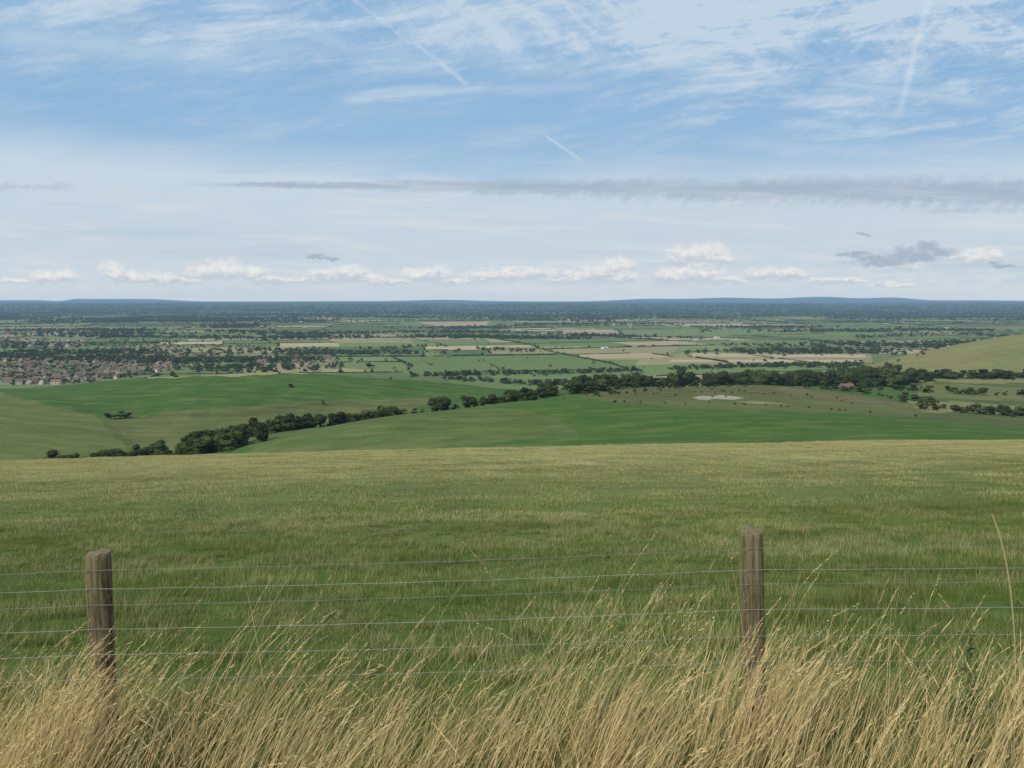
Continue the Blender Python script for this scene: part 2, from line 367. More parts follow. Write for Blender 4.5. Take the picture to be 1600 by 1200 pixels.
for X,Y,h in ((170,505,5),(183,508,5.5),(193,510,4.5),(470,268,2.6),(463,270,2.2),(478,268,2.0),(685,232,2),(676,234,1.5),(505,560,4),(455,620,3),(437,700,3),(272,716,6),(610,700,3),(740,420,1.5),(960,430,2),(975,440,2)): one(X,Y,h,'b')
hx=[]
for (u0,v0,u1,v1) in segs:
    Ls=math.hypot(u1-u0,v1-v0)
    if Ls<30: continue
    style=R2.random()
    if style<.18: continue
    n=max(1,int(round(Ls/24.))); f=(np.arange(n)+.5)/n
    du=(u1-u0)/Ls*12; dv=(v1-v0)/Ls*12; uc=u0+(u1-u0)*f; vc_=v0+(v1-v0)*f
    hx.append(np.stack([uc-du,vc_-dv,uc+du,vc_+dv,np.full(n,style)],1))
hx=np.vstack(hx); ax,ay=Wi(hx[:,0],hx[:,1]); bx,by=Wi(hx[:,2],hx[:,3]); stl=hx[:,4]
mx_,my_=(ax+bx)/2,(ay+by)/2
gp=np.sin(mx_/83.)+np.sin(my_/67.+mx_/190.)
k=(my_>1380)&(my_<8500)&(np.abs(mx_)<.74*my_)&~((mx_/my_>.40)&(my_<1900))&(gp>-1.35)&(rng.random(len(mx_))<.95)
mx_,my_,ax,ay,bx,by,stl=[q[k] for q in (mx_,my_,ax,ay,bx,by,stl)]
HL=np.hypot(bx-ax,by-ay)*1.12; HA=np.arctan2(by-ay,bx-ax); HHt=rng.uniform(.7,1.25,len(HL))*(1+np.clip(my_-2500,0,6000)/7000.)*np.where(stl<.4,1.4,.85)
hedge=(mx_,my_,HL,HA,HHt)
kt=rng.random(len(mx_))<np.where(stl<.45,.32,.06); nt_=kt.sum()
far=[np.stack([mx_[kt]+rng.normal(size=nt_)*6,my_[kt]+rng.normal(size=nt_)*4,rng.uniform(4.5,9.5,nt_)*(1+np.clip(my_[kt]-3500,0,9000)/10000)],1)]
for i in range(330):
    yy=1/rng.uniform(1/14000.,1/1700.); xx=rng.uniform(-.72,.72)*yy
    pk=np.interp(yy,[1700,4200,5500,8000],[.08,.16,.6,.9])
    if xx/yy<-.25: pk=min(1,pk*1.5)
    if rng.random()>pk: continue
    sx=rng.uniform(60,260)*(1+yy/6000.); sy=rng.uniform(20,70)*(1+yy/6000.); n=int(min(150,sx*sy/150))
    far.append(np.stack([xx+rng.normal(size=n)*sx*.5,yy+rng.normal(size=n)*sy*.5,rng.uniform(7,12,n)*(1+yy/12000.)],1))
n=9500; yy=1/rng.uniform(1/15000.,1/5600.,n); xx=rng.uniform(-.72,.72,n)*yy
cl_=np.sin(xx/430.+np.sin(yy/300.))+np.sin(yy/370.+xx/1500.); k=(cl_+.45*rng.normal(size=n))>np.interp(yy,[5600,10000],[.9,-1.6]); xx=xx[k];yy=yy[k]
far.append(np.stack([xx,yy,rng.uniform(8,14,len(xx))*(1+yy/9000.)],1))
n=150; yy=1/rng.uniform(1/6000.,1/1450.,n); far.append(np.stack([rng.uniform(-.7,.7,n)*yy,yy,rng.uniform(3,7,n)],1))
def px_pts(poly,n,zp=-150):
    xs=[a for a,b in poly]; ys=[b for a,b in poly]; out=[]
    while len(out)<n:
        X=rng.uniform(min(xs),max(xs)); Yp=rng.uniform(min(ys),max(ys)); c=False
        for i in range(len(poly)):
            x1,y1=poly[i];x2,y2=poly[(i+1)%len(poly)]
            if (y1>Yp)!=(y2>Yp) and X<(x2-x1)*(Yp-y1)/(y2-y1)+x1: c=not c
        if c:
            d=-zp/rr(Yp); out.append((tt_(X,Yp)*d,d))
    return np.array(out)
townA=[(-60,566),(100,560),(190,562),(290,572),(245,583),(130,600),(-60,606)]
townB=[(-60,526),(120,530),(135,542),(-60,541)]
townC=[(150,550),(300,546),(420,562),(400,578),(270,574),(200,566)]
townD=[(-40,510),(140,513),(160,522),(-40,524)]
townE=[(400,556),(530,560),(530,572),(400,574)]
for poly,n in ((townA,480),(townB,150),(townC,300),(townD,220),(townE,50),([(-60,556),(130,552),(260,550),(240,562),(-60,562)],220),([(-60,498),(520,502),(420,512),(-60,512)],400),([(150,514),(300,516),(280,536),(160,536)],180),([(130,536),(420,540),(400,548),(140,548)],140)):
    q=px_pts(poly,n); far.append(np.stack([q[:,0],q[:,1],rng.uniform(4.0,8,n)],1))
for pts,n in (([(640,588),(760,585),(900,583),(1000,578)],150),([(700,592),(830,602),(900,601),(1000,588)],130),([(1050,577),(1200,572),(1340,570)],190),([(1340,527),(1500,522),(1600,527)],260),([(740,545),(860,550)],40),([(1130,540),(1290,543)],60),([(540,545),(700,540)],40),([(330,548),(520,545)],60),([(900,520),(1100,528)],60),([(600,512),(800,510)],90),([(300,505),(700,500)],140),([(900,500),(1500,505)],200)):
    for i in range(n):
        s=rng.uniform(0,len(pts)-1.001); a=int(s); b=s-a; X=pts[a][0]*(1-b)+pts[a+1][0]*b; Yp=pts[a][1]*(1-b)+pts[a+1][1]*b
        d=150/rr(Yp+rng.normal()*1.0); far.append(np.array([[tt_(X,Yp)*d+rng.normal()*6,d,rng.uniform(5,11)]]))
far=np.vstack(far); far=far[(far[:,1]>1330)]
k=~((far[:,0]/far[:,1]>.43)&(far[:,1]<1800)); far=far[k]
cand.sort(key=lambda c:-c[2]/c[1])
ind=cand[:300]; rest=cand[300:]
for i,(xx,yy,h,kd) in enumerate(ind):
    zz=float(H(xx,yy)); s=h
    if kd=='t':
        e=link("tree",None,label="broad dark green hedgerow tree with rounded crown",category="tree",group="trees along the valley and hedges")
        e.empty_display_size=1; mc=crowns[rng.integers(5)]
        t=link("trunk",trunks[i%2]); t.parent=e; c=link("crown",mc); c.parent=e
    else:
        e=link("bush",bushes[rng.integers(3)],label="low dark green hawthorn bush on the turf",category="bush",group="bushes on the downs")
    e.location=(xx,yy,zz-(.08*h)); e.rotation_euler=(0,0,rng.uniform(0,6.28)); w=s*rng.uniform(.85,1.2); e.scale=(w,w,s)
def scatter(name,pts,scale,rot,idx,variants,**props):
    vc=bpy.data.collections.new(name+"_variants")
    for i,(me_) in enumerate(variants):
        o=bpy.data.objects.new(f"{name}_variant_{chr(97+i)}",me_); vc.objects.link(o)
    me=bpy.data.meshes.new(name); me.vertices.add(len(pts)); me.vertices.foreach_set('co',np.asarray(pts,np.float32).ravel())
    a=me.attributes.new('sc','FLOAT_VECTOR','POINT'); a.data.foreach_set('vector',np.asarray(scale,np.float32).ravel())
    a=me.attributes.new('ro','FLOAT_VECTOR','POINT'); a.data.foreach_set('vector',np.asarray(rot,np.float32).ravel())
    a=me.attributes.new('ix','INT','POINT'); a.data.foreach_set('value',np.asarray(idx,np.int32))
    ob=link(name,me,**props)
    ng=bpy.data.node_groups.new(name+"_nodes",'GeometryNodeTree')
    ng.interface.new_socket(name='Geometry',in_out='INPUT',socket_type='NodeSocketGeometry'); ng.interface.new_socket(name='Geometry',in_out='OUTPUT',socket_type='NodeSocketGeometry')
    gi=ng.nodes.new('NodeGroupInput'); go=ng.nodes.new('NodeGroupOutput'); ci=ng.nodes.new('GeometryNodeCollectionInfo'); ci.inputs['Collection'].default_value=vc
    ci.inputs['Separate Children'].default_value=True; ci.inputs['Reset Children'].default_value=True
    ip=ng.nodes.new('GeometryNodeInstanceOnPoints'); ip.inputs['Pick Instance'].default_value=True
    def na(nm,ty):
        n=ng.nodes.new('GeometryNodeInputNamedAttribute'); n.data_type=ty; n.inputs['Name'].default_value=nm; return n.outputs['Attribute']
    L=ng.links.new; L(gi.outputs[0],ip.inputs['Points']); L(ci.outputs[0],ip.inputs['Instance']); L(na('ix','INT'),ip.inputs['Instance Index'])
    L(na('ro','FLOAT_VECTOR'),ip.inputs['Rotation']); L(na('sc','FLOAT_VECTOR'),ip.inputs['Scale']); L(ip.outputs[0],go.inputs[0])
    md=ob.modifiers.new('scatter','NODES'); md.node_group=ng
    return ob
small=[crown_mesh("woodland_clump",s,w,lobes=5,leaves=50,base=I1,low=-.02,leafsz=.09) for s,w in ((21,1.5),(22,1.9),(23,1.3))]
rst=np.array([(a,b,c) for a,b,c,_ in rest]) if rest else np.zeros((0,3))
allf=np.vstack([far,rst]); n=len(allf); zz=H(allf[:,0],allf[:,1])-.1*allf[:,2]
wd=allf[:,2]*rng.uniform(1.0,1.7,n)
scatter("distant_trees_and_woodland",np.stack([allf[:,0],allf[:,1],zz],1),np.stack([wd,wd,allf[:,2]],1),np.stack([np.zeros(n),np.zeros(n),rng.uniform(0,6.28,n)],1),rng.integers(0,3,n),small,
   kind="stuff",label="dark copses, hedgerow trees and woods across the farmland",category="woodland")
hm_,hy_,hl_,ha_,hh_=hedge; n=len(hm_); wv_=hl_*.55*hh_
scatter("distant_hedgerows",np.stack([hm_,hy_,H(hm_,hy_)-.2],1),np.stack([hl_,wv_+8,24*hh_],1),np.stack([0*ha_,0*ha_,ha_],1),rng.integers(0,3,n),[hedge_mesh("hedge_piece",s) for s in (1,2,3)],
   kind="stuff",label="thin dark hedgerows dividing the fields of the plain",category="hedge")
# ------------------------------------------------------------------ houses
def box(bm,x0,x1,y0,y1,z0,z1,mi):
    v=[bm.verts.new((a,b,c)) for c in (z0,z1) for a,b in ((x0,y0),(x1,y0),(x1,y1),(x0,y1))]
    for f in ((0,3,2,1),(4,5,6,7),(0,1,5,4),(1,2,6,5),(2,3,7,6),(3,0,4,7)):
        fc=bm.faces.new([v[i] for i in f]); fc.material_index=mi
def wallmat(nm,c): return simple_mat(nm,c,.12,1.0)
M_w=[wallmat("render_wall",(.56,.52,.45)),wallmat("brick_wall",(.25,.17,.12)),wallmat("cream_wall",(.45,.39,.30))]
M_r=[simple_mat("brown_tile_roof",(.15,.115,.085),.2,2),simple_mat("red_tile_roof",(.20,.13,.085),.2,2),simple_mat("grey_slate_roof",(.14,.13,.115),.2,2)]
M_win=simple_mat("window_glass",(.03,.035,.04),.1,1,.2,True,.5); M_white=simple_mat("white_cladding",(.62,.62,.60),.1,1,.5)
def gable(bm,x0,x1,y0,y1,z0,z1,mi,ov=.4,wm=0):
    ym=(y0+y1)/2
    pts=[(x0-ov,y0-ov,z0-.2),(x1+ov,y0-ov,z0-.2),(x1+ov,ym,z1),(x0-ov,ym,z1),(x0-ov,y1+ov,z0-.2),(x1+ov,y1+ov,z0-.2)]
    v=[bm.verts.new(p) for p in pts]
    for f in ((0,1,2,3),(3,2,5,4)):
        fc=bm.faces.new([v[i] for i in f]); fc.material_index=mi
    for xx in (x0,x1):
        a=[bm.verts.new(p) for p in ((xx,y0,z0),(xx,y1,z0),(xx,ym,z1-.25))]; fc=bm.faces.new(a); fc.material_index=wm
def house_mesh(w,r,L=9,D=7.5,Hh=5,rh=2.8,wing=False):
    bm=bmesh.new(); box(bm,-L/2,L/2,-D/2,D/2,-1,Hh,0); gable(bm,-L/2,L/2,-D/2,D/2,Hh,Hh+rh,1)
    box(bm,L/2-1.4,L/2-.6,-.4,.4,Hh+rh-1.2,Hh+rh+1,0)
    for sy in (-1,1):
        for wx in (-L*.3,L*.05,L*.32):
            for wz in (1.0,3.3):
                box(bm,wx-.6,wx+.6,min(sy*(D/2+.002),sy*(D/2+.05)),max(sy*(D/2+.002),sy*(D/2+.05)),wz,wz+1.2,2)
    if wing: box(bm,-L/2-3,-L/2-.003,-D/2+1,D/2-1,-1,2.6,0); gable(bm,-L/2-3,-L/2-.003,-D/2+1,D/2-1,2.6,4,1,.2)
    me=bpy.data.meshes.new("house"); bm.to_mesh(me); bm.free()
    for m in (w,r,M_win): me.materials.append(m)
    return me
HM=[house_mesh(M_w[i],M_r[j],L,7.5,5,2.8,wg) for i,j,L,wg in ((0,0,9,False),(1,1,10,True),(2,0,12,False),(0,1,8,True),(1,2,9,False),(2,1,14,False))]
hp=[]
for poly,n,or_ in ((townA,290,.3),(townB,110,.8),(townC,45,.1),(townD,60,.6),(townE,25,.3)):
    q=px_pts(poly,n)
    for i in range(n): hp.append((q[i,0],q[i,1],or_+.5*math.pi*rng.integers(0,2)+rng.normal()*.12+.3*math.sin(q[i,0]/90)))
for X,Yp in ((500,566),(512,565),(525,567),(484,569),(455,563),(355,517),(430,495),(640,517),(1215,500),(1150,530),(1290,506),(985,512),(560,516),(880,497),(1400,515),(1060,492)):
    d=150/rr(Yp); hp.append((tt_(X,Yp)*d,d,rng.uniform(0,3)))
kept=[]
for a,b,c in hp:
    if b>1400 and all(abs(a-p[0])+abs(b-p[1])>14 for p in kept): kept.append((a,b,c))
kept.sort(key=lambda p:p[1])
lab=["white rendered house with brown tiled gable roof","red brick house with side wing and red tiles","long cream house with brown tiled gable roof","white rendered house with red tiled roof and wing","red brick house with grey slate gable roof","long cream terrace with red tiled gable roof"]
for a,b,c in kept[:295]:
    i=int(rng.integers(0,6)); o=link("house",HM[i],label=lab[i],category="house",group="houses of the town on the plain"); o.location=(a,b,float(H(a,b))); o.rotation_euler=(0,0,c); s=rng.uniform(.85,1.15); o.scale=(s,s,s)
kr=np.array(kept[295:]); n=len(kr); s=rng.uniform(.9,1.25,n)
scatter("distant_town_houses",np.stack([kr[:,0],kr[:,1],H(kr[:,0],kr[:,1])],1),np.stack([s,s,s],1),np.stack([0*s,0*s,kr[:,2]],1),rng.integers(0,6,n),HM,kind="stuff",label="far rows of brick and rendered town houses",category="houses")
def part(nm,fn,mats,parent):
    bm=bmesh.new(); fn(bm); me=bpy.data.meshes.new(nm); bm.to_mesh(me); bm.free()
    for m in mats: me.materials.append(m)
    o=link(nm,me); o.parent=parent; return o
fy=748; fx=(1322-800)/1243*fy
fe=link("farmhouse",None,label="low brick farmhouse with brown tiled roof among trees",category="house")
part("wall",lambda bm:box(bm,-7,7,-3.5,3.5,-3,2.6,0),[M_w[1]],fe)
rf=part("roof",lambda bm:gable(bm,-7,7,-3.5,3.5,2.6,5.4,0,.5,0),[M_r[0]],fe)
part("chimney",lambda bm:box(bm,3,3.8,-.4,.4,4.4,6.4,0),[M_w[1]],rf)
for wx in (-5.0,-1.8,2.5,5.3): part("window",lambda bm:box(bm,wx-.6,wx+.6,-3.56,-3.502,.9,2.0,0),[M_win],fe)
part("door",lambda bm:box(bm,.1,1.1,-3.56,-3.502,-.1,1.95,0),[M_white],fe)
fe.location=(fx,fy,float(H(fx,fy))+1.2); fe.rotation_euler=(0,0,.35)
def barn():
    bm=bmesh.new(); box(bm,-14,14,-7,7,-1,4.5,0); gable(bm,-14,14,-7,7,4.5,7.5,1,.3); box(bm,-3,3,-7.1,-7.003,0,4,2)
    me=bpy.data.meshes.new("barn"); bm.to_mesh(me); bm.free()
    for m in (M_white,simple_mat("sheet_roof",(.38,.38,.38),.1,1),M_win): me.materials.append(m)
    return me
BM_=barn()
for X,Yp in ((380,497),(1120,527),(945,545),(1240,519),(702,528),(1385,507),(300,530),(470,503),(850,520),(760,497),(1480,512)):
    d=150/rr(Yp); xx=tt_(X,Yp)*d; o=link("barn",BM_,label="pale metal farm barn with shallow gable roof",category="barn",group="farm barns on the plain"); o.location=(xx,d,float(H(xx,d))); o.rotation_euler=(0,0,rng.uniform(-.6,.6)); o.scale=(.75,.75,.75)
def caravan():
    bm=bmesh.new(); box(bm,-3.4,3.4,-1.2,1.2,.5,2.8,0); bmesh.ops.bevel(bm,geom=bm.edges[:],offset=.35,segments=2,affect='EDGES')
    for sx in (-2,0,2): box(bm,sx-.5,sx+.5,-1.24,-1.205,1.5,2.2,1)
    for sx in (-.5,.5):
        r=bmesh.ops.create_cone(bm,cap_ends=True,segments=12,radius1=.35,radius2=.35,depth=.2)
        for v in r['verts']: v.co=(v.co.x+sx,v.co.z-1.15,v.co.y+.35)
        for f in {f for v in r['verts'] for f in v.link_faces}: f.material_index=1
    me=bpy.data.meshes.new("caravan"); bm.to_mesh(me); bm.free(); me.materials.append(M_white); me.materials.append(M_win); return me
CM=caravan()
for i,X in enumerate((843,852,861,869,878,887,896,905,860,883)):
    Yp=600-(i%3)*1.3+(2 if i>7 else 0); d=150/rr(Yp); xx=tt_(X,Yp)*d; o=link("caravan",CM,label="white touring caravan parked on a grass field",category="caravan",group="caravans parked on a field"); o.location=(xx,d,float(H(xx,d))); o.rotation_euler=(0,0,rng.uniform(-.4,.4)); o.scale=(1.3,1.3,1.3)
# ------------------------------------------------------------------ fence
def wood_mat():
    m,n=mat_new("weathered_post_wood"); tcx=n.new('ShaderNodeTexCoord'); o=tcx.outputs['Object']
    k=n.noise(n.vscale(o,(55,55,3.0)),1,7,.7,.8); k2=n.noise(n.vscale(o,(11,11,6)),1,4,.6); k4=n.noise(n.vscale(o,(30,30,22)),1,4,.6)
    kn=n.new('ShaderNodeTexVoronoi'); n.put(kn.inputs['Vector'],n.vscale(o,(9,9,4.5))); kn.inputs['Scale'].default_value=1; knot=n.m('SUBTRACT',1.0,n.sm(kn.outputs['Distance'],.08,.25))
    c=n.mix(n.sm(k,.34,.64),(.055,.046,.024),(.29,.245,.145)); c=n.mix(n.m('MULTIPLY',n.sm(k2,.42,.68),.6),c,(.135,.128,.058)); c=n.mix(n.m('MULTIPLY',n.sm(k4,.5,.72),.4),c,(.26,.24,.15))
    c=n.mix(n.m('MULTIPLY',knot,.75),c,(.035,.026,.014))
    b=n.new('ShaderNodeBump'); b.inputs['Strength'].default_value=1; b.inputs['Distance'].default_value=.010; n.put(b.inputs['Height'],k)
    finish(n,bsdf(n,c,.9,.15,b.outputs[0]),False); return m
M_wood=wood_mat(); M_wire=simple_mat("galvanised_wire",(.25,.275,.24),.35,8,.6,False,.2)
M_top=simple_mat("cut_post_end",(.17,.15,.09),.5,60,.9,False)
def post_mesh(seed,Hh):
    r=np.random.default_rng(seed); R=.053; nz,na=60,40; vs=[];fs=[]; ph=r.uniform(0,6.28,6)
    for i in range(nz):
        zz=-.25+(Hh+.25)*i/(nz-1)
        for j in range(na):
            a=j/na*2*math.pi
            rad=R*(1+.035*math.sin(2*a+ph[0]+zz*1.2)+.02*math.sin(5*a+ph[1])+.012*math.sin(11*a+ph[2]+zz*3)+.03*math.sin(zz*5+ph[3]))
            rad*=1-.03*math.exp(-((math.sin(a/2+ph[4]))/.06)**2)*3*(zz>.3)
            if i==nz-1: rad*=.93
            vs.append((rad*math.cos(a)+.006*math.sin(zz*3+ph[5]),rad*math.sin(a),zz+(.006*math.sin(a+ph[1])+.003*math.sin(5*a) if i>=nz-1 else 0)))
    for i in range(nz-1):
        for j in range(na): fs.append((i*na+j,i*na+(j+1)%na,(i+1)*na+(j+1)%na,(i+1)*na+j))
    me=bpy.data.meshes.new("fence_post"); c=len(vs); vs.append((0,0,Hh+.004)); t0=(nz-1)*na
    fs2=[(t0+j,t0+(j+1)%na,c) for j in range(na)]
    me.from_pydata(vs,[],fs+fs2); me.materials.append(M_wood); me.materials.append(M_top)
    for p in me.polygons:
        p.use_smooth=True
        if len(p.vertices)==3: p.material_index=1; p.use_smooth=False
    return me
fence=link("wire_fence",None,label="stock fence with round weathered posts and galvanised wires",category="fence")
FY=3.6
def at(X,yp,Y): return (tt_(X,yp)*Y,Y,-rr(yp)*Y)
PL=at(156,862,FY); PR=at(1174,827,FY)
fence.location=(0,FY,float(H(0,FY)))
for i,(p,sd,ln) in enumerate(((PL,3,.012),(PR,8,-.05))):
    gz=float(H(p[0],p[1])); hh=p[2]-gz; o=link("post",post_mesh(sd,hh)); o.parent=fence; o.location=(p[0]-ln*hh,0,gz-fence.location.z); o.rotation_euler=(0.01,ln,0)
    o["label"]=["weathered round post with pale grey brown grain","taller round post with dark knots in grain"][i]
def tube_path(pts,rad,sides=5):
    pts=np.array(pts); n=len(pts); d=np.gradient(pts,axis=0); d/=np.linalg.norm(d,axis=1)[:,None]; a=np.cross(d,(0,0.01,1.0)); a/=np.linalg.norm(a,axis=1)[:,None]; b=np.cross(d,a)
    vs=[];fs=[]
    for k in range(sides):
        an=k*2*math.pi/sides; vs.append(pts+rad*(a*math.cos(an)+b*math.sin(an)))
    vs=np.stack(vs,1).reshape(-1,3)
    for i in range(n-1):
        for k in range(sides): fs.append((i*sides+k,i*sides+(k+1)%sides,(i+1)*sides+(k+1)%sides,(i+1)*sides+k))
    return vs,fs
wy=[(884,851,True),(913,883,True),(938,905,False),(975,944,False),(1014,985,False),(1052,1024,False)]
for ylp,yrp,barb in wy:
    A=np.array(at(156,ylp,FY)); B=np.array(at(1174,yrp,FY))
    off=-.062 ; pts=[]
    for s in np.linspace(-1.05,2.05,150):
        p=A+(B-A)*s
        if s>1: p[2]=B[2]+(p[2]-B[2])*.55
        sp_=s-math.floor(s); p[2]-=.012*4*sp_*(1-sp_); p[1]=FY+off; p[2]+=.0012*math.sin(s*47+ylp)
        pts.append(p-np.array(fence.location[:]))
    vs,fs=tube_path(pts,.0012)
    vs=list(map(tuple,vs)); fs=list(fs)
    if barb:
        P0=np.array(pts)
        for s in np.arange(0,149,5.0):
            i=int(s); p=P0[i]*(1-(s-i))+P0[min(i+1,149)]*(s-i)
            for q in range(2):
                a=rng.uniform(0,6.28); dv=np.array((.25*(1 if q else -1),math.cos(a),math.sin(a)))*.008
                v2,f2=tube_path([p-dv,p,p+dv],.0008,3); o0=len(vs); vs+=list(map(tuple,v2)); fs+=[tuple(j+o0 for j in f) for f in f2]
    me=bpy.data.meshes.new("wire"); me.from_pydata(vs,[],fs); me.materials.append(M_wire)
    o=link("wire",me); o.parent=fence
    if barb: o["label"]="barbed wire strand"
# ------------------------------------------------------------------ grass blades
def blades(base,hgt,width,lean,leandir,curl,K,rg):
    n=len(base); s=np.linspace(0,1,K)[None,:,None]
    face=rg.uniform(0,math.pi,n); wv=np.stack([np.cos(face),np.sin(face)*.6,np.zeros(n)],1)[:,None,:]
    ld=np.stack([np.cos(leandir),np.sin(leandir),np.zeros(n)],1)[:,None,:]
    up=np.array((0,0,1.0))[None,None,:]
    ang=lean[:,None,None]*(.35+.65*s)+curl[:,None,None]*s**3
    ds=hgt[:,None,None]/(K-1)
    st=ld*np.sin(ang)+up*np.cos(ang); p=np.cumsum(st*ds,axis=1)-st*ds+base[:,None,:]
    w=width[:,None,None]*(1-.85*s**1.5)*.5
    v=np.stack([p-wv*w,p+wv*w],2).reshape(-1,3)
    idx=np.arange(n)[:,None]*(2*K)+np.arange(K-1)[None,:]*2
    f=np.stack([idx,idx+1,idx+3,idx+2],-1).reshape(-1,4)
    return v,f,p,st
def patch(name,seed,n,size,h0,h1,w0,w1,strawfrac,K=4,cl=0,sh=1.4,sw=.6):
    r=np.random.default_rng(seed)
    if cl:
        cc=r.uniform(-size/2,size/2,(cl,2)); bi=r.integers(0,cl,n); b=cc[bi]+r.normal(size=(n,2))*size*.06
    else: b=r.uniform(-size/2,size/2,(n,2))
    base=np.stack([b[:,0],b[:,1],np.full(n,-.012)],1); h=r.uniform(h0,h1,n); tone=r.uniform(0,.7,n)
    stw=r.random(n)<strawfrac; h[stw]*=sh; tone[stw]=r.uniform(.75,1,stw.sum()); w=r.uniform(w0,w1,n); w[stw]*=sw
    lean=np.abs(r.normal(.85,.4,n)); lean[stw]*=.6; v,f,_,_=blades(base,h,w,lean,r.uniform(-2.6,2.6,n),r.uniform(0,.9,n),K,r)
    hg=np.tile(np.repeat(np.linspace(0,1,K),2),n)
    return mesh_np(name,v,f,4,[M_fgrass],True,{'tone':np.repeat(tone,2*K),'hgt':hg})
pn=[patch("turf_near",40+i,1000,.6,.03,.085,.003,.006,.15,4,0 if i%2 else 26,1.6,.5) for i in range(4)]
pf=[patch("turf_far",50+i,900,1.3,.022,.055,.006,.012,.22,3,0 if i%2 else 70,1.5,.55) for i in range(4)]
def fieldpts(y0,y1,step,side=1.5):
    out=[]; yv=y0
    while yv<y1:
        w=.68*yv+side; xs=np.arange(-w,w,step); out.append(np.stack([xs+rng.uniform(-.5,.5,len(xs))*step,yv+rng.uniform(-.5,.5,len(xs))*step],1)); yv+=step
    return np.vstack(out)
def tilt_pts(q):
    zz=H(q[:,0],q[:,1]); n=len(q); e=.5
    rx=np.arctan((H(q[:,0],q[:,1]+e)-H(q[:,0],q[:,1]-e))/(2*e))
    return np.stack([q[:,0],q[:,1],zz],1),np.stack([rx,0*rx,rng.uniform(-.5,.5,n)],1)
q1=fieldpts(3.75,13,.46); p1,r1=tilt_pts(q1); n1=len(q1); bigk=(.95+.4*np.sin(q1[:,0]*.9+np.sin(q1[:,1]*1.7))*np.sin(q1[:,1]*1.3))
s1=np.stack([np.ones(n1),np.ones(n1),np.clip(bigk*rng.uniform(.8,1.2,n1),.5,1.5)*np.interp(q1[:,1],[4,12],[1.25,.8])],1)
scatter("meadow_grass_near",p1,s1,r1,rng.integers(0,4,n1),pn,kind="stuff",label="short green pasture grass beyond the fence",category="grass")
q2=fieldpts(12.5,88,1.05); p2,r2=tilt_pts(q2); n2=len(q2)
s2=np.stack([np.ones(n2),np.ones(n2),rng.uniform(.8,1.2,n2)],1)
scatter("meadow_grass",p2,s2,r2,rng.integers(0,4,n2),pf,kind="stuff",label="straw tinged pasture grass running to the brow",category="grass")
def tall(n,y0,y1,xw,h0,h1,w0,w1,toner,leanm,leans,curlm,K,seed,heads=0.0,mask=None,ncl=.26,xc=0.0):
    r=np.random.default_rng(seed); b=np.stack([xc+r.uniform(-xw,xw,n),r.uniform(y0,y1,n)],1)
    if ncl>0:
        nt=max(8,int(xw*2*(y1-y0)*30)); cc=np.stack([xc+r.uniform(-xw,xw,nt),r.uniform(y0,y1,nt)],1); bi=r.integers(0,nt,n); kk=r.random(n)<.55
        b[kk]=cc[bi[kk]]+r.normal(size=(kk.sum(),2))*.05
        td=r.normal(0,.32,nt)[bi]*kk; tl=(1+r.normal(0,.12,nt)[bi]*kk); tn_=r.normal(0,.16,nt)[bi]*kk
    else: td=np.zeros(n); tl=np.ones(n); tn_=np.zeros(n)
    cl=np.sin(b[:,0]*5.1+np.sin(b[:,1]*4))+np.sin(b[:,0]*2.3-b[:,1]*3.7+1)
    k=(r.random(n)<np.clip(.70+ncl*cl,.15,1))&(b[:,1]<4.3)
    if mask is not None: k&=mask(b,r)
    b=b[k]; td=td[k]; tl=tl[k]; tn_=tn_[k]; n=len(b); base=np.stack([b[:,0],b[:,1],H(b[:,0],b[:,1])-.02],1)
    h=r.uniform(h0,h1,n)*(1+.07*np.sin(b[:,0]*3.1)+.05*np.sin(b[:,0]*8.3))*tl; tone=np.clip(r.uniform(*toner,n)+tn_*(toner[0]>.3),.0 if toner[0]<.3 else .40,1)
    xm=np.interp(b[:,0],[-2.5,-.5,1.0,2.5],[1.3,1.15,.85,.65])
    lean=np.abs(r.normal(leanm,leans,n))*xm+.05; ld=r.normal(.0,.42,n)+td; flip=r.random(n)<.07; ld[flip]+=math.pi
    w=r.uniform(w0,w1,n); v,f,p,st=blades(base,h,w,lean,ld,np.abs(r.normal(curlm,curlm*.6,n)),K,r)
    hg=np.tile(np.repeat(np.linspace(0,1,K),2),n); tn=np.repeat(tone,2*K); V_=[v];F_=[f];T_=[tn];G_=[hg];o=len(v)
    if heads>0:
        hk=r.random(n)<heads; pp=p[hk]; ss=st[hk]; tt=tone[hk]; nh=len(pp); m=12
        for j in range(m):
            s=.82+.18*j/(m-1); kk=s*(K-1); i0=min(int(kk),K-2); fr=kk-i0; c=pp[:,i0]*(1-fr)+pp[:,i0+1]*fr; d=ss[:,-1]
            a=r.normal(size=(nh,3)); a-=d*(a*d).sum(1)[:,None]; a/=np.linalg.norm(a,axis=1)[:,None]
            L=.006*math.sin(math.pi*(.12+.8*j/(m-1)))+.003; e=c+a*L*.6+d*L*2.0; sd=np.cross(d,a)*.0015
            q=np.stack([c-sd,c+sd,e+sd*.4,e-sd*.4],1).reshape(-1,3); V_.append(q); F_.append(np.arange(len(q)).reshape(-1,4)+o); o+=len(q)
            T_.append(np.repeat(np.clip(tt+.05,0,1),4)); G_.append(np.ones(4*nh))
    return np.vstack(V_),np.vstack(F_),np.concatenate(T_),np.concatenate(G_)
def right_dense(b,r): return r.random(len(b))<np.interp(b[:,0],[-2.6,-1.6,-1.2,-.2,.6,2.4],[.95,.9,.78,.88,.95,.95])
